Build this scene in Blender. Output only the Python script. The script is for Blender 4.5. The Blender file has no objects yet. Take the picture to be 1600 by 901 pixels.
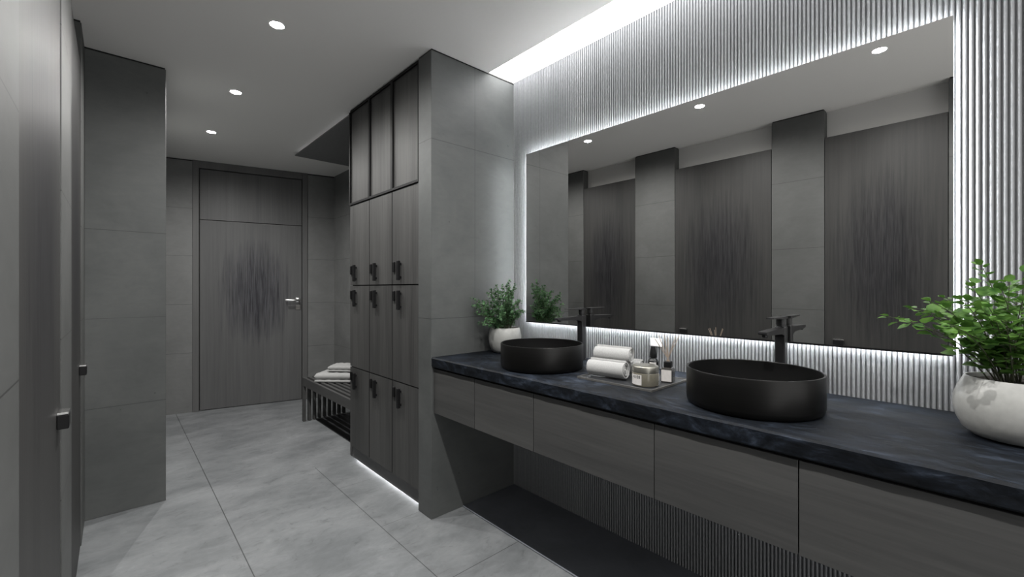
import bpy, bmesh, math, random
from mathutils import Vector, Matrix
random.seed(7)
sc = bpy.context.scene
C = sc.collection
PI = math.pi

# ------------------------------------------------------------------ materials
def new_mat(name):
    m = bpy.data.materials.new(name); m.use_nodes = True
    nt = m.node_tree
    return m, nt, nt.nodes['Principled BSDF']

def N(nt, t, **kw):
    n = nt.nodes.new(t)
    for k, v in kw.items(): setattr(n, k, v)
    return n

def mathn(nt, op, a, b=None, clamp=False):
    n = N(nt, 'ShaderNodeMath', operation=op); n.use_clamp = clamp
    for i, v in enumerate((a, b)):
        if v is None: continue
        if hasattr(v, 'is_linked') or hasattr(v, 'links'): nt.links.new(v, n.inputs[i])
        else: n.inputs[i].default_value = v
    return n.outputs[0]

def ramp(nt, fac, stops):
    r = N(nt, 'ShaderNodeValToRGB')
    el = r.color_ramp.elements
    while len(el) < len(stops): el.new(0.5)
    for e, (p, c) in zip(el, stops):
        e.position = p; e.color = (*c, 1) if len(c) == 3 else c
    nt.links.new(fac, r.inputs[0])
    return r.outputs[0]

def noise(nt, scale, detail=4, rough=.55, vec_scale=None, coord='Object', dist=0.0):
    tc = N(nt, 'ShaderNodeTexCoord')
    src = tc.outputs[coord]
    if vec_scale:
        mp = N(nt, 'ShaderNodeMapping'); mp.inputs['Scale'].default_value = vec_scale
        nt.links.new(src, mp.inputs[0]); src = mp.outputs[0]
    n = N(nt, 'ShaderNodeTexNoise')
    n.inputs['Scale'].default_value = scale; n.inputs['Detail'].default_value = detail
    n.inputs['Roughness'].default_value = rough; n.inputs['Distortion'].default_value = dist
    nt.links.new(src, n.inputs['Vector'])
    return n.outputs['Fac']

def plain(name, col, rough=.5, metal=0.0, spec=.5, coat=0.0, var=1.0):
    m, nt, b = new_mat(name)
    b.inputs['Roughness'].default_value = rough; b.inputs['Metallic'].default_value = metal
    b.inputs['Specular IOR Level'].default_value = spec
    b.inputs['Coat Weight'].default_value = coat
    n = noise(nt, 60, 3)
    c = ramp(nt, n, [(.3, tuple(x*(1-.08*var) for x in col)), (.7, tuple(min(1, x*(1+.06*var)) for x in col))])
    nt.links.new(c, b.inputs['Base Color'])
    return m

def emis(name, col, s):
    m, nt, b = new_mat(name)
    b.inputs['Base Color'].default_value = (*col, 1)
    b.inputs['Emission Color'].default_value = (*col, 1)
    b.inputs['Emission Strength'].default_value = s
    return m

def line_mask(nt, lines):
    """lines: (axis, value, half width, [(axis, low, high) limits]) in the object's own metres"""
    tc = N(nt, 'ShaderNodeTexCoord'); sp = N(nt, 'ShaderNodeSeparateXYZ')
    nt.links.new(tc.outputs['Object'], sp.inputs[0])
    tot = None
    for ax, v, hw, lim in lines:
        d = mathn(nt, 'ABSOLUTE', mathn(nt, 'SUBTRACT', sp.outputs[ax], v))
        k = mathn(nt, 'LESS_THAN', d, hw)
        for (a2, lo, hi) in lim:
            k = mathn(nt, 'MULTIPLY', k, mathn(nt, 'GREATER_THAN', sp.outputs[a2], lo))
            k = mathn(nt, 'MULTIPLY', k, mathn(nt, 'LESS_THAN', sp.outputs[a2], hi))
        tot = k if tot is None else mathn(nt, 'MAXIMUM', tot, k)
    return tot

def concrete(name, lo, hi, rough=.55, lines=(), vs=(1, 1, 1), scale=2.2, line_dark=.45, speck=True, bump=.05, fine=None, w=.18, fs=14):
    m, nt, b = new_mat(name)
    n1 = noise(nt, scale, 7, .62, vs, dist=.4)
    base = ramp(nt, n1, [(.5-w, lo), (.5, tuple((a+c)/2 for a, c in zip(lo, hi))), (.5+w, hi)])
    mix = N(nt, 'ShaderNodeMix', data_type='RGBA', blend_type='MULTIPLY'); mix.inputs[0].default_value = 1
    nt.links.new(base, mix.inputs[6])
    n2 = noise(nt, fs, 8, .7, (vs[0]*.6, vs[1]*.6, vs[2]*1.6), dist=1.2)
    c2 = ramp(nt, n2, fine or [(.3, (.90, .90, .90)), (.5, (.97, .97, .97)), (.7, (1.04, 1.04, 1.04))])
    nt.links.new(c2, mix.inputs[7])
    out = mix.outputs[2]
    if speck:
        n3 = noise(nt, 26, 2, .5)
        c3 = ramp(nt, n3, [(.215, (.55, .55, .55)), (.23, (1, 1, 1))])
        mx = N(nt, 'ShaderNodeMix', data_type='RGBA', blend_type='MULTIPLY'); mx.inputs[0].default_value = 1
        nt.links.new(out, mx.inputs[6]); nt.links.new(c3, mx.inputs[7]); out = mx.outputs[2]
    if lines:
        k = line_mask(nt, lines)
        mx = N(nt, 'ShaderNodeMix', data_type='RGBA', blend_type='MULTIPLY')
        nt.links.new(k, mx.inputs[0]); nt.links.new(out, mx.inputs[6])
        mx.inputs[7].default_value = (line_dark, line_dark, line_dark, 1); out = mx.outputs[2]
    nt.links.new(out, b.inputs['Base Color'])
    b.inputs['Roughness'].default_value = rough
    bp = N(nt, 'ShaderNodeBump'); bp.inputs['Strength'].default_value = bump; bp.inputs['Distance'].default_value = .004
    nt.links.new(n2, bp.inputs['Height']); nt.links.new(bp.outputs[0], b.inputs['Normal'])
    return m

def wood(name, lo, hi, vs, rough=.5, figure=None, planks=None):
    """straight grain; vs stretches the grain; figure=(centre, size) is a darker burr in the veneer"""
    m, nt, b = new_mat(name)
    oi = N(nt, 'ShaderNodeObjectInfo'); tc = N(nt, 'ShaderNodeTexCoord')
    add = N(nt, 'ShaderNodeVectorMath', operation='ADD'); mul = N(nt, 'ShaderNodeVectorMath', operation='SCALE')
    mul.inputs[0].default_value = (3.1, 5.7, 1.3)
    nt.links.new(oi.outputs['Random'], mul.inputs['Scale'])
    nt.links.new(tc.outputs['Object'], add.inputs[0]); nt.links.new(mul.outputs[0], add.inputs[1])
    mp = N(nt, 'ShaderNodeMapping'); mp.inputs['Scale'].default_value = vs
    nt.links.new(add.outputs[0], mp.inputs[0])
    def nz(s, d, r):
        n = N(nt, 'ShaderNodeTexNoise'); n.inputs['Scale'].default_value = s
        n.inputs['Detail'].default_value = d; n.inputs['Roughness'].default_value = r
        nt.links.new(mp.outputs[0], n.inputs['Vector']); return n.outputs['Fac']
    a = nz(.35, 3, .5); c = nz(3.2, 6, .65)
    f = mathn(nt, 'ADD', mathn(nt, 'MULTIPLY', a, .55), mathn(nt, 'MULTIPLY', c, .45))
    col = ramp(nt, f, [(.36, lo), (.64, hi)])
    if figure:
        (cx, cy, cz), (sx, sy, sz) = figure
        sp = N(nt, 'ShaderNodeSeparateXYZ'); nt.links.new(tc.outputs['Object'], sp.inputs[0])
        r2 = None
        for i, (cc, ss) in enumerate(((cx, sx), (cy, sy), (cz, sz))):
            if ss is None: continue
            d = mathn(nt, 'POWER', mathn(nt, 'ABSOLUTE', mathn(nt, 'DIVIDE', mathn(nt, 'SUBTRACT', sp.outputs[i], cc), ss)), 2.0)
            r2 = d if r2 is None else mathn(nt, 'ADD', r2, d)
        r2 = mathn(nt, 'ADD', r2, mathn(nt, 'MULTIPLY', mathn(nt, 'SUBTRACT', c, .5), 1.6))
        fm = mathn(nt, 'SUBTRACT', 1.0, r2, clamp=True)
        streak = nz(9, 3, .6)
        sk = ramp(nt, streak, [(.40, (.22, .22, .27)), (.62, (.74, .74, .82))])
        mx = N(nt, 'ShaderNodeMix', data_type='RGBA', blend_type='MULTIPLY')
        nt.links.new(fm, mx.inputs[0]); nt.links.new(col, mx.inputs[6]); nt.links.new(sk, mx.inputs[7])
        col = mx.outputs[2]
    if planks:
        k = line_mask(nt, planks)
        mx = N(nt, 'ShaderNodeMix', data_type='RGBA', blend_type='MULTIPLY')
        nt.links.new(k, mx.inputs[0]); nt.links.new(col, mx.inputs[6])
        mx.inputs[7].default_value = (.6, .6, .6, 1); col = mx.outputs[2]
    nt.links.new(col, b.inputs['Base Color']); b.inputs['Roughness'].default_value = rough
    b.inputs['Specular IOR Level'].default_value = .3
    bp = N(nt, 'ShaderNodeBump'); bp.inputs['Strength'].default_value = .12; bp.inputs['Distance'].default_value = .002
    nt.links.new(c, bp.inputs['Height']); nt.links.new(bp.outputs[0], b.inputs['Normal'])
    return m

CON_LO, CON_HI = (.066, .070, .069), (.100, .104, .102)
def cl(z, ax=2, hw=.0017, lim=()): return (ax, z, hw, list(lim))
M = {}
M['col_concrete'] = concrete('grey concrete tile of the wing wall', CON_LO, CON_HI,
    lines=[cl(2.063), cl(1.085), (0, 1.555, .0013, [(2, .9, 3)])])
M['pil_concrete'] = concrete('grey concrete tile of the pillars', (.056, .058, .056), (.086, .088, .086), lines=[cl(1.551), cl(1.094), cl(.60), cl(2.06)])
M['block_concrete'] = concrete('grey concrete tile of the corner block', CON_LO, CON_HI, lines=[cl(.596), cl(1.573), cl(1.085, 2, .0009)])
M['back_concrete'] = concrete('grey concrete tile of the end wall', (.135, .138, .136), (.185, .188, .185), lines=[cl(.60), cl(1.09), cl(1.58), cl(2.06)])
M['floor'] = concrete('pale grey stone floor tile', (.142, .150, .155), (.232, .241, .247), rough=.45, scale=2.6, line_dark=.3, bump=.08, vs=(.85, 1.4, 1), w=.15, fs=24, fine=[(.32, (.70, .70, .70)), (.42, (.93, .93, .93)), (.56, (1, 1, 1)), (.68, (1.12, 1.12, 1.12))],
    lines=[cl(.445, 0, .0022), (0, 1.028, .0018, [(1, -2, 3.15)]), (1, 1.552, .0018, [(0, 1.028, 3)]), (1, 2.135, .0011, [(0, 1.028, 3)]),
           (1, 2.718, .0009, [(0, 1.028, 3)]), (1, 5.3, .002, [(0, -1, 1.028)]), cl(-.138, 0, .002)])
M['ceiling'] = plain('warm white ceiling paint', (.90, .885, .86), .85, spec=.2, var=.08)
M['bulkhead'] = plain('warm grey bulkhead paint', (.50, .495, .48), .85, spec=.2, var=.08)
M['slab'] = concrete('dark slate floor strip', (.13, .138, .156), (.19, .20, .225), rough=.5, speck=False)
M['black_gap'] = plain('black shadow gap', (.018, .018, .018), .8, spec=.2)  # stands in for shade in reveals and gaps; also plain black backing
M['flute'] = plain('pale grey fluted plaster', (.225, .23, .238), .6, spec=.3)
WLO, WHI = (.040, .0397, .039), (.078, .0775, .0755)
M['locker_wood'] = wood('grey wood veneer with upright grain', WLO, WHI, (22, 22, .8))
M['drawer_wood'] = wood('grey wood veneer with level grain', (.050, .050, .0496), (.078, .0776, .0755), (22, .9, 22))
M['trim_wood'] = wood('grey wood trim', (.095, .095, .095), (.125, .124, .123), (22, 22, .8))
M['plinth'] = plain('mid grey plinth laminate', (.105, .105, .105), .5)
M['black'] = plain('matt black metal', (.006, .006, .0065), .5, spec=.25)
M['faucet'] = plain('matt black tap coating', (.016, .016, .017), .34)
M['basin'] = None
M['bench'] = wood('dark grey stained bench wood', (.050, .050, .050), (.078, .077, .076), (8, 1, 8))
M['canopy'] = plain('dark grey ceiling panel', (.20, .20, .202), .7)
M['chrome'] = plain('satin chrome', (.75, .75, .74), .22, 1.0)
M['ceramic'] = plain('off white glazed ceramic', (.37, .37, .355), .32, coat=.15)
M['soil'] = plain('dark potting soil', (.02, .016, .012), .95)
M['stem'] = plain('brown plant stem', (.045, .05, .025), .6)
M['towel'] = None
M['white_plate'] = plain('white plastic', (.75, .75, .75), .4)
M['label_paper'] = plain('off white label paper', (.62, .60, .58), .7)
M['ink'] = plain('black print', (.01, .01, .01), .7)
M['jar_glass'] = plain('olive grey candle glass', (.15, .14, .11), .2, coat=.4)
M['jar_lid'] = plain('brushed pewter lid', (.36, .35, .31), .35, .9)
M['bottle'] = plain('near black bottle glass', (.012, .013, .014), .18, coat=.5)
M['diffuser_glass'] = plain('smoked brown glass', (.05, .047, .043), .15, coat=.5)
M['reed'] = plain('pale brown reed', (.30, .24, .19), .8)
M['tray'] = plain('dark slate tray', (.030, .032, .035), .35)
M['tray_rim'] = plain('pewter tray rim', (.20, .195, .185), .4, .6)

# brushed gunmetal basin
m, nt, b = new_mat('brushed gunmetal')
n = noise(nt, 8, 4, .6, (1, 1, 40))
c = ramp(nt, n, [(.3, (.018, .0178, .0174)), (.7, (.022, .0217, .0212))])
nt.links.new(c, b.inputs['Base Color']); b.inputs['Metallic'].default_value = .85; b.inputs['Roughness'].default_value = .38
M['basin'] = m
M['basin_in'] = plain('black basin enamel', (.003, .003, .003), .6, spec=.15)

# towel terry
m, nt, b = new_mat('white terry towelling')
n = noise(nt, 260, 3, .6)
c = ramp(nt, n, [(.3, (.33, .33, .326)), (.7, (.42, .42, .412))])
nt.links.new(c, b.inputs['Base Color']); b.inputs['Roughness'].default_value = .95
b.inputs['Sheen Weight'].default_value = .25
bp = N(nt, 'ShaderNodeBump'); bp.inputs['Strength'].default_value = .5; bp.inputs['Distance'].default_value = .0015
nt.links.new(n, bp.inputs['Height']); nt.links.new(bp.outputs[0], b.inputs['Normal'])
M['towel'] = m

# dark veined stone worktop
m, nt, b = new_mat('blue black veined stone')
n1 = noise(nt, 3.4, 9, .68, (1.5, .9, 2), dist=1.8)
n2 = noise(nt, 11, 9, .72, (1.6, .6, 1.6), dist=2.6)
f = mathn(nt, 'ADD', mathn(nt, 'MULTIPLY', n1, .6), mathn(nt, 'MULTIPLY', n2, .4))
c = ramp(nt, f, [(.41, (.003, .0038, .005)), (.50, (.006, .0078, .011)), (.56, (.0125, .0165, .024)), (.65, (.040, .050, .070))])
nt.links.new(c, b.inputs['Base Color'])
r = ramp(nt, n2, [(.3, (.5,)*3), (.7, (.68,)*3)]); nt.links.new(r, b.inputs['Roughness'])
b.inputs['Specular IOR Level'].default_value = .14
bp = N(nt, 'ShaderNodeBump'); bp.inputs['Strength'].default_value = .25; bp.inputs['Distance'].default_value = .004
nt.links.new(n2, bp.inputs['Height']); nt.links.new(bp.outputs[0], b.inputs['Normal'])
M['stone'] = m

# mirror
m, nt, b = new_mat('silvered mirror glass')
b.inputs['Base Color'].default_value = (.80, .80, .79, 1); b.inputs['Metallic'].default_value = 1; b.inputs['Roughness'].default_value = 0.0
M['mirror'] = m

# leaves
def leaf_mat(name, lo, hi):
    m, nt, b = new_mat(name)
    n = noise(nt, 34, 2, .5)
    c = ramp(nt, n, [(.3, lo), (.7, hi)])
    nt.links.new(c, b.inputs['Base Color']); b.inputs['Roughness'].default_value = .5
    b.inputs['Specular IOR Level'].default_value = .3
    tr = N(nt, 'ShaderNodeBsdfTranslucent'); nt.links.new(c, tr.inputs[0])
    mx = N(nt, 'ShaderNodeMixShader'); mx.inputs[0].default_value = .3
    out = nt.nodes['Material Output']
    nt.links.new(b.outputs[0], mx.inputs[1]); nt.links.new(tr.outputs[0], mx.inputs[2]); nt.links.new(mx.outputs[0], out.inputs[0])
    return m
M['leaf_small'] = leaf_mat('small dark green leaf', (.020, .062, .026), (.15, .29, .13))
M['leaf_round'] = leaf_mat('round fresh green leaf', (.035, .10, .018), (.13, .26, .05))

COVE, HALO, DOWN = 4.8, 50.0, 40.0
M['cove'] = emis('white light diffuser', (1, 1, 1), COVE)
M['halo'] = emis('cool white light strip', (.95, .98, 1), HALO)
M['lamp'] = emis('white downlight lens', (1, .98, .95), DOWN)
M['edge'] = emis('dim white panel edge strip', (.97, .98, 1), 3.0)
M['toe'] = emis('white plinth light strip', (.97, .98, 1), 14.0)

# ------------------------------------------------------------------ mesh helpers
def bm_new(): return bmesh.new()

def box(bm, x0, x1, y0, y1, z0, z1, bev=0.0, seg=2):
    r = bmesh.ops.create_cube(bm, size=1.0)
    vs = r['verts']
    for v in vs:
        v.co = Vector((x0 + (v.co.x+.5)*(x1-x0), y0 + (v.co.y+.5)*(y1-y0), z0 + (v.co.z+.5)*(z1-z0)))
    if bev > 0:
        es = {e for v in vs for e in v.link_edges}
        bmesh.ops.bevel(bm, geom=list(es), offset=bev, segments=seg, profile=.5, affect='EDGES')
    return bm

def lathe(bm, prof, cx=0, cy=0, n=64, cap0=False, cap1=False):
    rings = []
    for (r, z) in prof:
        if r < 1e-6: rings.append([bm.verts.new((cx, cy, z))])
        else: rings.append([bm.verts.new((cx + r*math.cos(2*PI*i/n), cy + r*math.sin(2*PI*i/n), z)) for i in range(n)])
    for a, b_ in zip(rings, rings[1:]):
        for i in range(n):
            j = (i+1) % n
            if len(a) == 1: f = [a[0], b_[j], b_[i]][::-1]
            elif len(b_) == 1: f = [a[i], a[j], b_[0]]
            else: f = [a[i], a[j], b_[j], b_[i]]
            bm.faces.new(f)
    if cap0 and len(rings[0]) > 1: bm.faces.new(rings[0][::-1])
    if cap1 and len(rings[-1]) > 1: bm.faces.new(rings[-1])
    return bm

def tube(bm, pts, rad, n=6):
    prev = None; rings = []
    for i, p in enumerate(pts):
        p = Vector(p)
        t = (Vector(pts[min(i+1, len(pts)-1)]) - Vector(pts[max(i-1, 0)])).normalized()
        u = t.cross(Vector((0, 0, 1)))
        if u.length < 1e-3: u = t.cross(Vector((1, 0, 0)))
        u.normalize(); w = t.cross(u)
        r = rad[i] if isinstance(rad, (list, tuple)) else rad
        rings.append([bm.verts.new(p + u*r*math.cos(2*PI*k/n) + w*r*math.sin(2*PI*k/n)) for k in range(n)])
    for a, b_ in zip(rings, rings[1:]):
        for k in range(n):
            bm.faces.new([a[k], a[(k+1) % n], b_[(k+1) % n], b_[k]])
    bm.faces.new(rings[0][::-1]); bm.faces.new(rings[-1])
    return bm

def prism(bm, poly, z0, z1):
    """vertical prism over a plan polygon"""
    a = [bm.verts.new((x, y, z0)) for x, y in poly]; b_ = [bm.verts.new((x, y, z1)) for x, y in poly]
    k = len(poly)
    for i in range(k): bm.faces.new([a[i], a[(i+1) % k], b_[(i+1) % k], b_[i]])
    bm.faces.new(a[::-1]); bm.faces.new(b_)
    return bm

def link(name, bm, mat, parent=None, off=(0, 0, 0), smooth=False, label=None):
    """one mesh object; bm is in world metres, off is the thing's own base point"""
    bmesh.ops.recalc_face_normals(bm, faces=bm.faces[:])
    me = bpy.data.meshes.new(name)
    if off != (0, 0, 0): bmesh.ops.translate(bm, verts=bm.verts[:], vec=-Vector(off))
    bm.to_mesh(me); bm.free()
    for mm in (mat if isinstance(mat, (list, tuple)) else [mat]): me.materials.append(mm)
    if smooth:
        for p in me.polygons: p.use_smooth = True
        try: me.set_sharp_from_angle(angle=math.radians(40))
        except Exception: pass
    o = bpy.data.objects.new(name, me); C.objects.link(o)
    if parent is not None: o.parent = parent
    if label: o['label'] = label
    return o

def tag(o, label, cat, group=None):
    o['label'] = label; o['category'] = cat
    if group: o['group'] = group
    return o

def thing(name, label, cat, loc=(0, 0, 0), rz=0.0, group=None):
    o = bpy.data.objects.new(name, None); C.objects.link(o)
    o.empty_display_size = .05
    o.location = loc; o.rotation_euler = (0, 0, rz)
    return tag(o, label, cat, group)

def struct(name, bm, mat, smooth=False, loc=(0, 0, 0), rz=0.0, parent=None):
    o = link(name, bm, mat, parent, smooth=smooth)
    o.location = loc; o.rotation_euler = (0, 0, rz)
    if parent is None: o['kind'] = 'structure'
    return o

def dup(root, loc, label):
    r = root.copy(); C.objects.link(r); r.location = loc; r['label'] = label
    for ch in list(root.children):
        c = ch.copy(); C.objects.link(c); c.parent = r
        for g in list(ch.children):
            d = g.copy(); C.objects.link(d); d.parent = c
    return r

# ------------------------------------------------------------------ the room
H = 2.55
XL, XR = -.121, 1.878          # cubicle front plane, mirror wall plane
YC = 2.015                     # face of the wing wall beside the worktop
bm = bm_new(); box(bm, -1.4, 2.1, -1.4, 5.9, -.1, 0); struct('floor', bm, M['floor'])
bm = bm_new(); box(bm, -1.4, 1.66, -1.4, 5.9, H, H+.12); box(bm, 1.66, 2.1, YC+.05, 5.9, H, H+.12)
struct('ceiling', bm, M['ceiling'])

# fluted mirror wall: half round ribs standing off a back plane
bm = bm_new()
pitch, y0, y1 = .0132, -1.2, YC
prof = []
y = y0
while y < y1 - 1e-6:
    for dx, t in ((-.003, 0), (-.003, .14), (-.008, .20), (-.0118, .32), (-.013, .54), (-.0118, .76), (-.009, .92)):
        yy = y + t*pitch
        if yy < y1: prof.append((XR + dx, yy))
    y += pitch
prof.append((XR, y1))
lo = [bm.verts.new((x, yy, 0)) for x, yy in prof]; hi = [bm.verts.new((x, yy, H+.12)) for x, yy in prof]
for i in range(len(prof)-1): bm.faces.new([lo[i], lo[i+1], hi[i+1], hi[i]])
e = [bm.verts.new(p) for p in ((XR+.1, y0, 0), (XR+.1, y1, 0), (XR+.1, y1, H+.12), (XR+.1, y0, H+.12))]
bm.faces.new(e); bm.faces.new([lo[0], hi[0], e[3], e[0]]); bm.faces.new([lo[-1], e[1], e[2], hi[-1]])
struct('wall_right', bm, M['flute'])
bm = bm_new(); box(bm, XR, XR+.12, YC+.135, 5.3, 0, H); struct('wall_right.001', bm, M['back_concrete'])
# wing wall (the concrete end panel between lockers and worktop)
bm = bm_new(); box(bm, 1.258, XR+.1, YC, YC+.135, 0, H-.009, .002, 1); struct('wall_wing', bm, M['col_concrete'])
bm = bm_new(); box(bm, 1.263, XR+.1, YC+.004, YC+.135, H-.009, H+.001); struct('trim_1', bm, M['black_gap'])  # black strip, as the other trims: ceiling gap shade put into colour
# far end wall, slightly skewed
ANG = math.atan(-.23)
BO = (.374, 5.453, 0)
bm = bm_new(); box(bm, -.5, .208, 0, .15, 0, H-.012); box(bm, 1.262, 1.70, 0, .15, 0, H-.012); box(bm, .208, 1.262, .1, .15, 0, H)
struct('wall_back', bm, M['back_concrete'], loc=BO, rz=ANG)
bm = bm_new(); box(bm, -.5, .208, .004, .15, H-.012, H+.001); box(bm, 1.262, 1.70, .004, .15, H-.012, H+.001)
struct('trim_2', bm, M['black_gap'], loc=BO, rz=ANG)
# corner block that closes the cubicle row
bm = bm_new(); box(bm, -1.3, .221, 3.262, 5.75, 0, H-.009, .002, 1); struct('wall_left', bm, M['block_concrete'])
bm = bm_new(); box(bm, -1.3, .217, 3.266, 5.75, H-.009, H+.001); struct('trim_3', bm, M['black_gap'])
bm = bm_new(); box(bm, -1.4, -1.3, -1.4, 5.9, 0, H); struct('wall_left.001', bm, M['back_concrete'])
# pillars between the cubicle doors, dark divider walls behind them, lowered cubicle ceiling
PIL = [(-1.2, .14), (.775, 1.115), (1.91, 2.32), (2.96, 3.262)]
for i, (a, b_) in enumerate(PIL):
    bm = bm_new(); box(bm, -.30, XL, a, b_, 0, H-.009, .002, 1); struct('column', bm, M['pil_concrete'])
    bm = bm_new(); box(bm, -.30, XL-.004, a+.004, b_-.004, H-.009, H+.001); struct('trim_%d' % (4+i), bm, M['black_gap'])
    bm = bm_new(); box(bm, -1.3, -.30, a+.002, b_-.002, 0, 2.36); struct('wall_divider', bm, M['trim_wood'])
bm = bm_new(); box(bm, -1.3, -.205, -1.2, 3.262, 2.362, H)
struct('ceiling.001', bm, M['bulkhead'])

# dark slate floor strips under the worktop and the bench
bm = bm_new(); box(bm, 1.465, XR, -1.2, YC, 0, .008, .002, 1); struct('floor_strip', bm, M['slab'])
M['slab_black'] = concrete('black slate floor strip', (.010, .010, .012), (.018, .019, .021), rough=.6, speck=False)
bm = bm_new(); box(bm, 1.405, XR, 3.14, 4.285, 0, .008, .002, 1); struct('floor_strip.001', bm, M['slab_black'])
# dark ceiling panel above the bench
bm = bm_new(); box(bm, 1.272, XR-.002, 3.135, 4.47, H-.026, H-.016, .001, 1)
o = link('ceiling_panel', bm, M['canopy']); o['kind'] = 'structure'
bm = bm_new(); box(bm, 1.27, XR, YC+.135, 3.135, H-.016, H+.001); struct('trim_8', bm, M['black_gap'])
bm = bm_new(); box(bm, 1.33, XR-.03, 3.2, 4.41, H-.016, H+.001); struct('trim_9', bm, M['black_gap'])
bm = bm_new(); box(bm, 1.326, 1.3295, 3.2, 4.414, H-.0145, H-.010)
tag(link('panel_light', bm, M['edge']), 'thin light strip glowing along the edge of the dark ceiling panel', 'light')

# ------------------------------------------------------------------ far door
M['door_wood'] = wood('dark grey door veneer', (.085, .085, .086), (.118, .118, .119), (14, 14, .5),
    figure=((.76, 0, 1.22), (.36, None, .58)), planks=[cl(.49, 0, .001), cl(1.01, 0, .001), cl(.36, 0, .0006, [(2, 1.96, 3)]), cl(.80, 0, .0006, [(2, 1.96, 3)])])
bm = bm_new()
box(bm, .208, .261, -.012, .1, 0, H, .003, 1); box(bm, 1.209, 1.262, -.012, .1, 0, H, .003, 1); box(bm, .261, 1.209, -.012, .1, 2.476, H, .003, 1)
d1 = struct('door_1', bm, M['trim_wood'], loc=BO, rz=ANG)
bm = bm_new(); box(bm, .266, 1.204, .012, .05, .006, 1.952, .002, 1); leaf = struct('door_leaf', bm, M['door_wood'], parent=d1)
bm = bm_new(); box(bm, .266, 1.204, .012, .05, 1.957, 2.471, .002, 1); struct('transom_panel', bm, M['door_wood'], parent=d1)
bm = bm_new(); box(bm, .261, 1.209, .05, .1, 0, 2.476); struct('door_rebate', bm, M['black_gap'], parent=d1)
bm = bm_new()
box(bm, 1.140, 1.192, .004, .012, 1.094, 1.146, .003, 2)
tube(bm, [(1.166, .006, 1.12), (1.166, -.045, 1.12)], .010, 14)
box(bm, 1.035, 1.178, -.055, -.040, 1.110, 1.130, .005, 2)
struct('door_handle', bm, M['chrome'], True, parent=leaf)
bm = bm_new(); box(bm, 1.142, 1.190, .005, .012, 1.012, 1.064, .004, 2)
struct('keyhole_plate', bm, M['tray_rim'], parent=leaf)

# ------------------------------------------------------------------ cubicle doors
CUB = [(.14, .775, 'first', 'grey wood cubicle door seen at the far end of the mirror, beside the large plant'),
       (1.115, 1.91, 'second', 'dark wood cubicle door nearest the camera with a small black pull above the floor'),
       (2.32, 2.96, 'third', 'narrow dark wood cubicle door with black pull, touching the concrete corner block')]
for a, b_, _, lab in CUB:
    cy = (a+b_)/2
    t = thing('cubicle_door', lab, 'door', (XL-.02, cy, 0), 0, 'cubicle doors between the concrete pillars')
    off = (XL-.02, cy, 0)
    mw = wood('dark cubicle door veneer', (.024, .0238, .0234), (.041, .0402, .039), (18, 18, .6),
              figure=((0, 0, 1.45), (None, (b_-a)*.46, .62)), planks=[cl(-.05, 1, .0006), cl(.16, 1, .0005)])
    bm = bm_new(); box(bm, XL-.035, XL-.003, a+.003, b_-.003, .008, 2.34, .0015, 1); link('door_panel', bm, mw, t, off)
    bm = bm_new()
    hy = b_-.105
    box(bm, XL-.003, XL+.022, hy-.012, hy+.05, .844, .8845, .002, 1)
    h_ = link('handle', bm, M['black'], t, off)
    bm = bm_new(); box(bm, XL-.003, XL+.022, hy-.012, hy+.05, .8855, .892, .001, 1); link('top_plate', bm, M['chrome'], h_, off, label='bright metal top plate')

# ------------------------------------------------------------------ lockers
XF = 1.266
LY = [2.152, 2.478, 2.804, 3.130]
ROWS = [(.105, .680), (.686, 1.269), (1.275, 1.852)]
labs = ['tall grey wood locker column next to the concrete wing wall', 'tall grey wood locker column in the middle of the three', 'tall grey wood locker column at the bench end of the row']
for k in range(3):
    a, b_ = LY[k], LY[k+1]
    off = (XF+.02, (a+b_)/2, 0)
    t = thing('locker', labs[k], 'locker', off, 0, 'locker columns with black handles')
    bm = bm_new(); box(bm, XF+.019, XR-.002, a+.0005, b_-.0005, .10, H-.018); link('carcass', bm, M['black_gap'], t, off)
    for (z0, z1) in ROWS:
        bm = bm_new(); box(bm, XF, XF+.018, a+.0035, b_-.0035, z0, z1, .001, 1)
        d = link('door', bm, [M['locker_wood'], M['black_gap']], t, off)
        for p in d.data.polygons:
            if abs(p.normal.y) > .5 or abs(p.normal.z) > .5: p.material_index = 1  # edges coloured black to give the shade between doors
        if z0 > 1.2: zt, zb = z0+.025, z0+.142
        else: zb, zt = z1-.147, z1-.030
        zlo, zhi = min(zt, zb), max(zt, zb)
        bm = bm_new()
        hy = b_-.110
        box(bm, XF-.026, XF-.008, hy-.010, hy+.010, zlo, zhi, .0025, 2)
        box(bm, XF-.010, XF, hy-.006, hy+.006, zlo+.012, zlo+.024); box(bm, XF-.010, XF, hy-.006, hy+.006, zhi-.024, zhi-.012)
        link('handle', bm, M['black'], d)
        bm = bm_new(); box(bm, XF-.010, XF, b_-.042, b_-.020, zhi-.066, zhi-.004, .002, 1)
        link('lock', bm, M['black'], d)
        for c in d.children: 
            c.data.transform(Matrix.Translation(-Vector(off)))
    z0, z1 = 1.858, 2.527
    bm = bm_new(); box(bm, XF+.004, XF+.018, a+.003, b_-.003, z0, z1); d = link('upper_door', bm, M['locker_wood'], t, off)
    bm = bm_new()
    box(bm, XF-.008, XF+.006, b_-.017, b_-.001, z0-.004, z1+.003); box(bm, XF-.008, XF+.006, a+.001, a+.007, z0-.004, z1+.003)
    box(bm, XF-.008, XF+.006, a+.007, b_-.017, z0-.004, z0+.010); box(bm, XF-.008, XF+.006, a+.007, b_-.017, z1-.002, z1+.003)
    link('frame', bm, M['black'], d, off, label='black metal edge frame')
bm = bm_new(); box(bm, 1.289, XR-.005, YC+.136, 3.128, .012, .0995); struct('baseboard_lockers', bm, M['plinth'])
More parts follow.
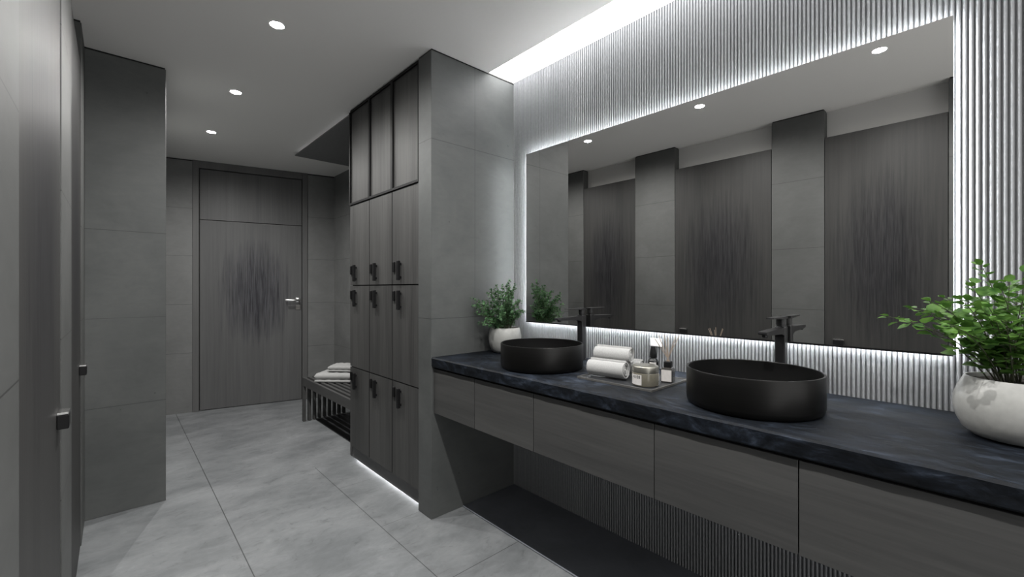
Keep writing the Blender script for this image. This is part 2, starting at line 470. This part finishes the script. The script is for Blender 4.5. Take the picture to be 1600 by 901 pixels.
bm = bm_new(); box(bm, 1.316, 1.328, YC+.142, 3.12, .0005, .0115)
tag(link('light_strip', bm, M['toe']), 'thin white light strip glowing along the floor under the lockers', 'light')

# ------------------------------------------------------------------ bench
boff = (1.495, 3.75, 0)
t = thing('slatted_bench', 'dark slatted bench whose slats fold down into legs', 'bench', boff)
BY0, BY1, BZ = 3.17, 4.345, .414
for i in range(9):
    x0 = 1.30 + .0465*i; w = .024
    bm = bm_new()
    th = .078 if i == 0 else .030
    x1 = x0 + (.022 if i == 0 else w)
    box(bm, x0, x1, BY0, BY1, BZ-th, BZ, .0015, 1)
    box(bm, x0, x1, BY1-.040, BY1, .0, BZ-th, .0015, 1); box(bm, x0, x1, BY0, BY0+.040, .0, BZ-th, .0015, 1)
    if x0 > 1.40:   # these stand on the slate strip
        for v in bm.verts:
            if v.co.z < .02: v.co.z += .0085
    link('slat', bm, M['bench'], t, boff)
for yy in (3.3, 3.75, 4.2):
    bm = bm_new(); box(bm, 1.322, 1.69, yy-.02, yy+.02, BZ-.052, BZ-.0305); link('crossbar', bm, M['bench'], t, boff)

# folded towels on the bench
def soft_slab(bm, L, W, z0, z1, seed, seg=14, rnd=.5):
    """a puffy folded cloth layer centred on the origin: superelliptic in section, a little uneven"""
    rs = random.Random(seed); h = (z1-z0)
    ph = [rs.uniform(0, 6.28) for _ in range(4)]
    nx, ny = 18, 14
    def pt(u, v, s):
        x = (u-.5)*L; y_ = (v-.5)*W
        ex = min(u, 1-u)*L; ey = min(v, 1-v)*W; r = h*rnd
        e_ = min(1, ex/r)*1.0; f_ = min(1, ey/r)
        k = math.sqrt(max(0, 1-(1-e_)**2))*math.sqrt(max(0, 1-(1-f_)**2))
        wob = .0025*math.sin(9*x/L*3+ph[0])+.002*math.sin(7*y_/W*3+ph[1])
        zm = z0 + h*.5
        z = zm + s*h*.5*k + (wob*k if s > 0 else 0)
        return (x + .003*math.sin(6*v+ph[2]), y_ + .003*math.sin(5*u+ph[3]), z)
    def uu(i, n): return .5 - .5*math.cos(PI*i/n)
    top = [[bm.verts.new(pt(uu(i, nx), uu(j, ny), 1)) for j in range(ny+1)] for i in range(nx+1)]
    bot = [[bm.verts.new(pt(uu(i, nx), uu(j, ny), -1)) for j in range(ny+1)] for i in range(nx+1)]
    for i in range(nx):
        for j in range(ny):
            bm.faces.new([top[i][j], top[i+1][j], top[i+1][j+1], top[i][j+1]])
            bm.faces.new([bot[i][j], bot[i][j+1], bot[i+1][j+1], bot[i+1][j]])
    bmesh.ops.remove_doubles(bm, verts=bm.verts[:], dist=1e-5)

def folded_towel(label, loc, rz, L, W, layers, group):
    bm = bm_new(); z = 0
    for q, h in enumerate(layers):
        soft_slab(bm, L, W*(1 - .02*q), z, z+h, 11*q+int(L*1000)); z += h*.94
    o = link('folded_towel', bm, M['towel'], smooth=True)
    o.location = loc; o.rotation_euler = (0, 0, rz)
    return tag(o, label, 'towel', group)
FT = 'folded towels on the slatted bench'
folded_towel('large white folded towel lying on the slats of the dark bench', (1.515, 3.975, BZ+.001), math.radians(-45), .36, .25, [.024, .056], FT)
folded_towel('small white folded towel on top of the large folded towel', (1.56, 3.97, BZ+.0875), math.radians(-45), .25, .19, [.014, .036], FT)

# ------------------------------------------------------------------ worktop and vanity units
CX0, CZ0, CZ1, CYN = 1.258, .826, .878, -.24
bm = bm_new()
ys = [CYN + (YC-.002-CYN)*i/90 for i in range(91)]
rs = random.Random(3)
rings = []
for yy in ys:
    j = .0015*math.sin(yy*31)+.001*math.sin(yy*73+1); k2 = .0012*math.sin(yy*47+2)
    rings.append([bm.verts.new(p) for p in ((CX0+.004, yy, CZ0), (CX0+.001+j*.4, yy, CZ0+.004), (CX0+.001+k2, yy, (CZ0+CZ1)/2), (CX0+.001+j, yy, CZ1-.006), (CX0+.007+j, yy, CZ1), (XR-.001, yy, CZ1), (XR-.001, yy, CZ0))])
for a, b_ in zip(rings, rings[1:]):
    for i in range(7): bm.faces.new([a[i], a[(i+1) % 7], b_[(i+1) % 7], b_[i]])
bm.faces.new(rings[0]); bm.faces.new(rings[-1][::-1])
# keep clear of the rib tips
for v in bm.verts:
    if v.co.x > 1.8: v.co.x = XR-.0135
tag(link('worktop', bm, M['stone']), 'long blue black stone worktop carrying both black basins', 'worktop')

VY = [YC-.003, 1.652, 1.255, .712, .3146, -.228]
vl = ['narrow grey wood drawer unit against the concrete wing wall', 'grey wood drawer unit under the far black basin',
      'wide grey wood drawer unit below the rolled towels', 'grey wood drawer unit under the near round black basin', 'wide grey wood drawer unit under the large potted plant']
for k in range(5):
    b_, a = VY[k], VY[k+1]
    off = (1.56, (a+b_)/2, .576)
    t = thing('vanity_unit', vl[k], 'cabinet', off, 0, 'wall hung vanity drawer units')
    bm = bm_new(); box(bm, 1.290, XR-.014, a+.0005, b_-.0005, .580, CZ0-.0005); link('carcass', bm, M['drawer_wood'], t, off)
    bm = bm_new(); box(bm, 1.272, 1.2895, a+.0015, b_-.0015, .576, .816, .001, 1); link('drawer_front', bm, M['drawer_wood'], t, off)
    bm = bm_new(); box(bm, 1.284, 1.2899, a+.001, b_-.001, .8165, CZ0-.001); link('finger_gap', bm, M['black_gap'], t, off, label='black finger gap under the worktop')  # black strip paints the shade of the gap over the drawer front

# ------------------------------------------------------------------ basins
def basin(cy, cx, label):
    off = (cx, cy, CZ1)
    t = thing('vessel_basin', label, 'basin', off, 0, 'round black vessel basins')
    z = CZ1+.0005; R = .195
    bm = bm_new()
    lathe(bm, [(0, z), (R-.012, z), (R-.006, z+.002), (R-.002, z+.008), (R, z+.02), (R, z+.112), (R-.0015, z+.115), (R-.0055, z+.115), (R-.007, z+.113)], cx, cy, 128)
    link('outer_wall', bm, M['basin'], t, off, True)
    bm = bm_new()
    lathe(bm, [(R-.007, z+.113), (R-.008, z+.04), (R-.016, z+.022), (R-.04, z+.013), (.03, z+.008), (0, z+.008)], cx, cy, 128)
    link('bowl_lining', bm, M['basin_in'], t, off, True)
    bm = bm_new()
    lathe(bm, [(0, z+.0085), (.028, z+.0085), (.03, z+.011), (.027, z+.013), (.02, z+.0125), (0, z+.0125)], cx, cy, 40)
    link('drain', bm, M['black'], t, off, True)
basin(1.416, 1.492, 'round black vessel basin beside the small bushy potted plant')
basin(.500, 1.504, 'round black vessel basin between the scent diffuser and the large plant')

# ------------------------------------------------------------------ faucets
def faucet(cy, label):
    x = 1.795; off = (x, cy, CZ1); h = .017
    t = thing('tall_faucet', label, 'faucet', off, 0, 'tall black basin faucets')
    z = CZ1+.0005
    bm = bm_new(); box(bm, x-h-.006, x+h+.004, cy-h-.005, cy+h+.005, z, z+.006, .002, 2); link('base_plate', bm, M['faucet'], t, off)
    bm = bm_new(); box(bm, x-h, x+h, cy-h, cy+h, z+.006, 1.112, .004, 3); link('body', bm, M['faucet'], t, off)
    # spout: flat bar leaving the body, thick at the root and thinning to the lip
    bm = bm_new()
    secs = [(x-.004, .016, 1.070, 1.108), (x-.022, .016, 1.080, 1.108), (x-.045, .016, 1.087, 1.107), (x-.11, .0155, 1.089, 1.106), (x-.165, .015, 1.091, 1.105), (x-.195, .014, 1.094, 1.104), (x-.20, .013, 1.097, 1.103)]
    pr = None
    for (sx, hw, za, zb) in secs:
        r = [bm.verts.new(p) for p in ((sx, cy-hw, za), (sx, cy+hw, za), (sx, cy+hw, zb), (sx, cy-hw, zb))]
        if pr:
            for i in range(4): bm.faces.new([pr[i], pr[(i+1) % 4], r[(i+1) % 4], r[i]])
        else: bm.faces.new(r)
        pr = r
    bm.faces.new(pr[::-1])
    lathe(bm, [(0, 1.084), (.009, 1.084), (.010, 1.086), (.010, 1.093)], x-.175, cy, 24)
    link('spout', bm, M['faucet'], t, off)
    bm = bm_new(); lathe(bm, [(.0145, 1.112), (.0145, 1.116), (.0165, 1.117), (.0165, 1.140), (0, 1.140)], x, cy, 40); link('cartridge_cap', bm, M['faucet'], t, off, True)
    bm = bm_new()
    secs = [(x+.017, .017, 1.140, 1.148), (x-.02, .017, 1.140, 1.148), (x-.08, .014, 1.1425, 1.1475), (x-.122, .012, 1.144, 1.147)]
    pr = None
    for (sx, hw, za, zb) in secs:
        r = [bm.verts.new(p) for p in ((sx, cy-hw, za), (sx, cy+hw, za), (sx, cy+hw, zb), (sx, cy-hw, zb))]
        if pr:
            for i in range(4): bm.faces.new([pr[i], pr[(i+1) % 4], r[(i+1) % 4], r[i]])
        else: bm.faces.new(r)
        pr = r
    bm.faces.new(pr[::-1])
    link('lever', bm, M['faucet'], t, off)
faucet(1.416, 'tall black faucet behind the basin next to the small bushy plant')
faucet(.498, 'tall black faucet behind the basin next to the scent diffuser')

# ------------------------------------------------------------------ mirror
MY0, MY1, MZ0, MZ1 = .058, 1.866, 1.055, 2.060
off = (1.83, (MY0+MY1)/2, MZ0)
t = thing('backlit_mirror', 'large frameless mirror with glowing edges on the fluted wall', 'mirror', off)
bm = bm_new(); box(bm, 1.83, 1.8348, MY0, MY1, MZ0, MZ1); link('mirror_glass', bm, M['mirror'], t, off)
bm = bm_new(); box(bm, 1.835, 1.846, MY0+.004, MY1-.004, MZ0+.004, MZ1-.004); link('backing_board', bm, M['black_gap'], t, off)
bm = bm_new(); box(bm, 1.8285, 1.8365, MY0, MY1, MZ0-.0065, MZ0-.0002); link('bottom_edge', bm, M['black'], t, off, label='thin black bottom edge')
for nm, (a, b_, c_, d_) in dict(u=(MY0+.008, MY1-.008, MZ1-.018, MZ1-.008), l=(MY0+.008, MY1-.008, MZ0+.008, MZ0+.018),
                               n=(MY0+.006, MY0+.016, MZ0+.02, MZ1-.02), f=(MY1-.018, MY1-.008, MZ0+.02, MZ1-.02)).items():
    bm = bm_new(); box(bm, 1.8465, 1.8555, a, b_, c_, d_); link('edge_light', bm, M['halo'], t, off)
bm = bm_new()
box(bm, 1.8462, 1.8645, .3, 1.6, 1.5, 1.56)
link('hanger', bm, M['black'], t, off)

# ------------------------------------------------------------------ lights
off = (1.77, .4, H)
t = thing('linear_light', 'long glowing white light slot in the ceiling along the fluted wall', 'light', off)
bm = bm_new(); box(bm, 1.662, XR-.014, -1.19, YC-.001, H+.004, H+.012); link('diffuser', bm, M['cove'], t, off)
bm = bm_new(); box(bm, 1.662, XR-.014, -1.19, YC-.001, H+.013, H+.06); link('housing', bm, M['white_plate'], t, off)

DY = [-.60, .38, 1.365, 2.355, 3.345, 4.335]  # first one is out of view, added for its light
dl = ['recessed ceiling downlight behind the viewpoint', 'recessed ceiling downlight reflected near the top corner of the mirror by the large plant',
      'recessed ceiling downlight reflected in the middle of the mirror top', 'recessed ceiling downlight over the floor in front of the lockers',
      'recessed ceiling downlight beside the tall concrete corner block', 'recessed ceiling downlight closest to the far door']
bm = bm_new(); lathe(bm, [(0, -.0050), (.015, -.0043), (.026, -.0026), (.031, -.0005)], 0, 0, 48)
t = thing('downlight', dl[0], 'light', (.588, DY[0], H), 0, 'ceiling downlights')
link('lens', bm, M['lamp'], t)
bm = bm_new(); lathe(bm, [(.031, -.0003), (.032, -.0022), (.0355, -.0022), (.037, -.0003)], 0, 0, 48); link('trim_ring', bm, M['white_plate'], t)
ld = bpy.data.lights.new('downlight_bulb', 'SPOT'); ld.energy = 47; ld.spot_size = math.radians(170); ld.spot_blend = 1.0; ld.shadow_soft_size = .003; ld.color = (1, .985, .96)
lo_ = bpy.data.objects.new('downlight_bulb', ld); C.objects.link(lo_); lo_.parent = t; lo_.location = (0, 0, -.009)
for i in range(1, 6): dup(t, (.588, DY[i], H), dl[i])

# ------------------------------------------------------------------ counter things
# tray
toff = (1.56, .97, CZ1)
t = thing('tray', 'thin dark tray under the towels and bottles, pale rim', 'tray', toff)
bm = bm_new(); box(bm, 1.418, 1.695, .805, 1.135, CZ1+.0005, CZ1+.0055, .001, 1); link('plate', bm, M['tray'], t, toff)
bm = bm_new()
for (x0, x1, y0_, y1_) in ((1.413, 1.418, .80, 1.14), (1.695, 1.70, .80, 1.14), (1.418, 1.695, .80, .805), (1.418, 1.695, 1.135, 1.14)):
    box(bm, x0, x1, y0_, y1_, CZ1+.0005, CZ1+.008)
link('rim', bm, M['tray_rim'], t, toff)
TZ = CZ1+.0060

# rolled towels
def rolled_towel(label, loc, rz, L, R, seed):
    rs = random.Random(seed)
    bm = bm_new()
    turns, n = 3.4, 120
    r0 = .006; pitch_ = (R-r0)/turns
    th = pitch_*.86
    stn = [0, .003, .009, .02, .05, .1, .2, .35, .5, .65, .8, .9, .95, .98, .991, .997, 1]
    scl = [.93, .965, .99, 1, 1, 1.005, 1, .995, 1.0, 1.005, 1, 1, 1, 1, .99, .965, .93]
    ph = rs.uniform(0, 6)
    rows = []
    for s_, k in zip(stn, scl):
        row_o, row_i = [], []
        for i in range(n+1):
            a = 2*PI*turns*i/n + rs.uniform(-.0, .0) + 2.2 + PI*.9
            rr = r0 + pitch_*turns*i/n
            # loose undulation on the outside turns
            w = 1 + .012*math.sin(2*a+ph)+.008*math.sin(13*s_+ph+a)
            ro, ri = rr*w, max(.001, rr*w - th)
            # soft end: the layer edges round over
            mid = (ro+ri)/2; hw = (ro-ri)/2*(k if k > .99 else (.55 if k < .94 else .85))
            push = .004*math.sin(3*i/n*6.28+ph)*(1 if s_ in (0, 1) else 0)
            yy = (s_-.5)*L + push
            row_o.append(bm.verts.new(((mid+hw)*math.cos(a), yy, (mid+hw)*math.sin(a))))
            row_i.append(bm.verts.new(((mid-hw)*math.cos(a), yy, (mid-hw)*math.sin(a))))
        rows.append((row_o, row_i))
    for (o0, i0), (o1, i1) in zip(rows, rows[1:]):
        for i in range(n):
            bm.faces.new([o0[i], o0[i+1], o1[i+1], o1[i]]); bm.faces.new([i0[i], i1[i], i1[i+1], i0[i+1]])
        bm.faces.new([o0[n], i0[n], i1[n], o1[n]]); bm.faces.new([o0[0], o1[0], i1[0], i0[0]])
    for (o_, i_) in (rows[0], rows[-1]):
        for i in range(n): bm.faces.new([o_[i], i_[i], i_[i+1], o_[i+1]])
    ob = link('rolled_towel', bm, M['towel'], smooth=True)
    ob.location = loc; ob.rotation_euler = (0, 0, rz)
    return tag(ob, label, 'towel', 'rolled towels on the worktop')
RT = .0355
rolled_towel('white rolled towel lying at the front edge of the tray beside the jar', (1.490, 1.043, TZ+.0389), math.radians(8), .160, .0385, 1)
rolled_towel('white rolled towel mostly hidden behind the front roll', (1.600, 1.035, TZ+RT+.0006), math.radians(8), .155, RT, 2)
rolled_towel('white rolled towel lying on top of the two other rolls', (1.5455, 1.052, TZ+RT+.0555), math.radians(8), .158, RT, 3)

# candle jar
def wrap_label(bm, cx, cy, r, a0, a1, z0, z1, n=12):
    lo = [bm.verts.new((cx + r*math.cos(a0+(a1-a0)*i/n), cy + r*math.sin(a0+(a1-a0)*i/n), z0)) for i in range(n+1)]
    hi = [bm.verts.new((cx + r*math.cos(a0+(a1-a0)*i/n), cy + r*math.sin(a0+(a1-a0)*i/n), z1)) for i in range(n+1)]
    for i in range(n): bm.faces.new([lo[i], lo[i+1], hi[i+1], hi[i]])
jx, jy, jr = 1.487, .868, .049
joff = (jx, jy, TZ)
t = thing('candle_jar', 'squat olive glass candle jar with metal lid and white label', 'jar', joff)
bm = bm_new(); lathe(bm, [(0, TZ), (jr-.004, TZ), (jr-.001, TZ+.002), (jr, TZ+.006), (jr, TZ+.046), (jr-.002, TZ+.050), (0, TZ+.050)], jx, jy, 64); link('jar_body', bm, M['jar_glass'], t, joff, True)
bm = bm_new(); lathe(bm, [(jr-.003, TZ+.0502), (jr-.001, TZ+.051), (jr-.001, TZ+.071), (jr-.003, TZ+.074), (jr-.008, TZ+.0755), (0, TZ+.0755)], jx, jy, 64); link('lid', bm, M['jar_lid'], t, joff, True)
# the label turns towards the front of the worktop
AC = math.radians(198)
bm = bm_new(); wrap_label(bm, jx, jy, jr+.0004, math.radians(132), math.radians(194), TZ+.006, TZ+.044); lab = link('label', bm, M['label_paper'], t, joff)
def text_on_cyl(txt, size, cx, cy, r, ac, z):
    cu = bpy.data.curves.new('txt', 'FONT'); cu.body = txt; cu.size = size; cu.align_x = 'CENTER'; cu.align_y = 'CENTER'
    cu.offset = size*.02
    ob = bpy.data.objects.new('txt', cu); C.objects.link(ob)
    me = ob.to_mesh(); bm = bm_new(); bm.from_mesh(me); ob.to_mesh_clear(); bpy.data.objects.remove(ob)
    bmesh.ops.subdivide_edges(bm, edges=[e for e in bm.edges if e.calc_length() > size*.2], cuts=1)
    for v in bm.verts:
        a = ac + v.co.x/r
        v.co = Vector((cx + r*math.cos(a), cy + r*math.sin(a), z + v.co.y))
    return bm
bm = text_on_cyl('\u25aa1103', .0150, jx, jy, jr+.0008, math.radians(167), TZ+.035); link('print', bm, M['ink'], lab, joff)

# dark bottle
bx, by, br = 1.580, .888, .0215
off = (bx, by, TZ)
t = thing('pump_bottle', 'slim black bottle with tapered cap standing behind the jar', 'bottle', off)
bm = bm_new(); lathe(bm, [(0, TZ), (br-.002, TZ), (br, TZ+.003), (br, TZ+.076), (br-.003, TZ+.084), (br-.010, TZ+.089), (br-.011, TZ+.091), (0, TZ+.091)], bx, by, 48); link('bottle_body', bm, M['bottle'], t, off, True)
bm = bm_new(); lathe(bm, [(.0125, TZ+.0912), (.0135, TZ+.093), (.0128, TZ+.110), (.0088, TZ+.132), (.0080, TZ+.135), (0, TZ+.135)], bx, by, 40); link('cap', bm, M['black'], t, off, True)
bm = bm_new(); wrap_label(bm, bx, by, br+.0004, math.radians(170), math.radians(240), TZ+.062, TZ+.075); link('label', bm, M['label_paper'], t, off)

# reed diffuser
dx_, dy_, rot = 1.600, .836, math.radians(14)
off = (dx_, dy_, TZ)
t = thing('reed_diffuser', 'small square scent bottle with thin reeds and white label', 'diffuser', off, rot)
bm = bm_new(); box(bm, -.024, .024, -.022, .022, 0, .052, .003, 2); box(bm, -.020, .020, -.018, .018, .050, .057, .003, 2); body = link('glass_bottle', bm, M['diffuser_glass'], t)
bm = bm_new(); box(bm, -.0246, -.0241, -.019, .019, .005, .049); link('label', bm, M['label_paper'], body)
bm = bm_new(); box(bm, -.0145, .0145, -.0135, .0135, .0572, .080, .002, 2); link('collar', bm, M['black'], t)
for q, (tx, ty) in enumerate([(-.012, .052), (.0, .036), (-.010, .012), (.012, .002), (-.004, -.030), (.014, -.040)]):
    bm = bm_new(); tube(bm, [(-tx*.12, -ty*.12, .0805), (tx, ty, .174 + .005*(q % 3))], .0016, 6); link('reed', bm, M['reed'], t)

# socket plate on the fluted wall
off = (1.862, .915, 1.0)
bm = bm_new(); box(bm, 1.8605, 1.8645, 1.003, 1.060, .980, 1.017, .001, 1)
tag(link('wall_socket', bm, M['white_plate']), 'small square white plate on the fluted wall behind the black bottle', 'socket')

# ------------------------------------------------------------------ potted plants
def leaf(bm, p, d, up, L, W, bend=.25):
    """a rounded leaf: midrib folded, six outline points and a tip"""
    d = d.normalized(); s = d.cross(up)
    if s.length < 1e-4: s = d.cross(Vector((1, 0, 0)))
    s.normalize(); n_ = s.cross(d)
    mid = [p, p + d*L*.35 + n_*L*bend*.10, p + d*L*.72 + n_*L*bend*.08, p + d*L - n_*L*bend*.12]
    c = [bm.verts.new(q) for q in mid]
    rows = []
    for sg in (1, -1):
        rows.append([bm.verts.new(p + d*L*.10 + s*sg*W*.30 + n_*L*.06), bm.verts.new(p + d*L*.40 + s*sg*W*.52 + n_*L*.14),
                     bm.verts.new(p + d*L*.74 + s*sg*W*.42 + n_*L*.10)])
    for r, fl in zip(rows, (False, True)):
        for f in ([c[0], r[0], r[1], c[1]], [c[1], r[1], r[2], c[2]], [c[2], r[2], c[3]]):
            bm.faces.new(f[::-1] if fl else f)

def bez(a, b_, c, t): return a*(1-t)**2 + b_*2*t*(1-t) + c*t*t

def plant(name, label, cx, cy, R, zr, prof, tips, lmat, nleaf, lsize, jitter, seed, start=.15, side=0):
    rs = random.Random(seed)
    off = (cx, cy, CZ1)
    t = thing(name, label, 'plant', off, 0)
    bm = bm_new(); lathe(bm, [(r, CZ1+.0005+z) for r, z in prof], cx, cy, 72); link('pot', bm, M['ceramic'], t, off, True)
    rim = max(r for r, z in prof if z > prof[-1][1])
    bm = bm_new(); lathe(bm, [(0, zr-.010), (rim*.45, zr-.012), (prof[-1][0]-.0005, zr-.016)], cx, cy, 48)
    for v in bm.verts: v.co.z += .003*math.sin(v.co.x*300)*math.cos(v.co.y*260)
    link('soil', bm, M['soil'], t, off)
    for tip in tips:
        tip = Vector(tip)
        ang = rs.uniform(0, 6.28); rb = rs.uniform(.1, .55)*rim*.8
        dirv = Vector((tip.x-cx, tip.y-cy, 0))
        base = Vector((cx + dirv.x*.18 + rb*.4*math.cos(ang), cy + dirv.y*.18 + rb*.4*math.sin(ang), zr-.016))
        ctrl = base*.45 + tip*.55; ctrl.z = base.z + (tip.z-base.z)*.72 + .015
        ctrl.x = base.x + (tip.x-base.x)*.38; ctrl.y = base.y + (tip.y-base.y)*.38
        pts = [bez(base, ctrl, tip, i/10) for i in range(11)]
        bs = bm_new(); tube(bs, pts, [.0018-.0012*i/10 for i in range(11)], 5)
        bl = bm_new()
        for k in range(nleaf):
            tt = start + (1-start)*(k+.5)/nleaf
            p = bez(base, ctrl, tip, tt); q = bez(base, ctrl, tip, min(1, tt+.03)); dirn = (q-p).normalized()
            sgn = 1 if k % 2 else -1
            sd = dirn.cross(Vector((0, 0, 1)))
            if sd.length < .2: sd = Vector((math.cos(ang), math.sin(ang), 0))
            sd.normalize()
            sd = (Matrix.Rotation(rs.uniform(-jitter, jitter), 3, dirn) @ sd)
            L = lsize*rs.uniform(.65, 1.15)*(1 - .35*max(0, tt-.6)/.4)
            dl_ = (sd*sgn*rs.uniform(.7, 1.1) + dirn*rs.uniform(.3, .7) + Vector((rs.uniform(-.3, .3), rs.uniform(-.3, .3), rs.uniform(-.25, .35))))
            pet = p + dl_.normalized()*L*rs.uniform(.15, .7)
            if pet.x > 1.80 or pet.y > 1.99: continue
            tube(bs, [p, pet], .0005, 3)
            leaf(bl, pet, dl_, Vector((rs.uniform(-.5, .5), rs.uniform(-.5, .5), 1)), L, L*rs.uniform(.85, 1.15))
        leaf(bl, tip, dirn, Vector((.2, .1, 1)), lsize*.7, lsize*.7)
        for bb in (bs, bl):
            for v in bb.verts:
                v.co.x = min(v.co.x, 1.822); v.co.y = min(v.co.y, 2.008)
        s_ = link('stem', bs, M['stem'], t, off)
        link('foliage', bl, lmat, s_, off, True)
    return t

LT = [(1.503, 1.985, 1.193), (1.492, 1.957, 1.15), (1.549, 1.971, 1.178), (1.588, 1.936, 1.222), (1.623, 1.904, 1.263), (1.717, 1.886, 1.295), (1.755, 1.885, 1.275),
      (1.770, 1.844, 1.176), (1.597, 1.792, 1.216), (1.545, 1.84, 1.181), (1.758, 1.847, 1.108), (1.497, 1.911, 1.108), (1.691, 1.841, 1.233), (1.703, 1.939, 1.267),
      (1.521, 1.871, 1.074), (1.566, 1.793, 1.146), (1.66, 1.985, 1.136), (1.632, 1.787, 1.18), (1.599, 1.858, 1.234), (1.65, 1.80, 1.13), (1.74, 1.79, 1.12), (1.62, 1.95, 1.24),
      (1.68, 1.87, 1.27), (1.655, 1.83, 1.21), (1.60, 1.82, 1.12), (1.71, 1.80, 1.18)]
R_ = .096
plant('potted_plant', 'small bushy potted plant in a white pot beside the far basin', 1.680, 1.890, R_, 1.020,
      [(0, 0), (.055, 0), (.068, .004), (.080, .018), (.090, .045), (.0955, .075), (.0955, .10), (.091, .125), (.085, .143), (.082, .145), (.079, .143), (.080, .120)],
      LT + [(x+.02*math.sin(i*7.1), y-.02*math.cos(i*5.3), z-.035+.02*math.sin(i*3.3)) for i, (x, y, z) in enumerate(LT[:16])], M['leaf_small'], 48, .0160, 2.6, 5, .10)
RT_ = [(1.476, .165, 1.178), (1.465, .134, 1.170), (1.549, .126, 1.197), (1.527, .091, 1.218), (1.512, .037, 1.223), (1.623, .003, 1.309), (1.661, .023, 1.259), (1.602, -.045, 1.266),
       (1.547, -.063, 1.221), (1.686, -.028, 1.243), (1.72, -.114, 1.283), (1.696, -.132, 1.22), (1.54, -.084, 1.178), (1.43, .055, 1.169), (1.456, -.034, 1.18), (1.489, -.01, 1.206), (1.70, -.062, 1.243),
       (1.50, .02, 1.14), (1.55, .05, 1.16), (1.60, .06, 1.15), (1.66, .06, 1.17), (1.52, -.05, 1.12), (1.58, 0, 1.20), (1.56, -.03, 1.25), (1.64, .02, 1.19), (1.68, .03, 1.22), (1.60, -.10, 1.24), (1.63, -.07, 1.29), (1.50, -.06, 1.15)]
plant('potted_plant', 'large leafy potted plant in a round white pot on the worktop near the basin', 1.632, -.058, .112, 1.031,
      [(0, 0), (.062, 0), (.080, .005), (.096, .020), (.107, .045), (.112, .072), (.1115, .095), (.104, .122), (.093, .145), (.0905, .150), (.0875, .150), (.0865, .146), (.092, .130)],
      RT_, M['leaf_round'], 18, .0285, .8, 9, .10)

# ------------------------------------------------------------------ camera, world, view
cam = bpy.data.cameras.new('camera'); co = bpy.data.objects.new('camera', cam); C.objects.link(co)
co.location = (0, 0, 1.25); co.rotation_euler = (math.radians(90), 0, -math.atan(620/675))
cam.sensor_width = 36; cam.lens = 675*36/1600; cam.clip_start = .01
sc.camera = co
w = bpy.data.worlds.new('world'); w.use_nodes = True; w.node_tree.nodes['Background'].inputs[0].default_value = (1, .99, .98, 1); sc.world = w
w.node_tree.nodes['Background'].inputs[1].default_value = 1.05
vs = sc.view_settings
vs.view_transform = 'Standard'; vs.look = 'None'; vs.gamma = 1; vs.use_curve_mapping = False; vs.exposure = 0.68
sc.cycles.use_denoising = True
sc.cycles.max_bounces = 10; sc.cycles.diffuse_bounces = 6; sc.cycles.glossy_bounces = 6
sc.cycles.sample_clamp_indirect = 6
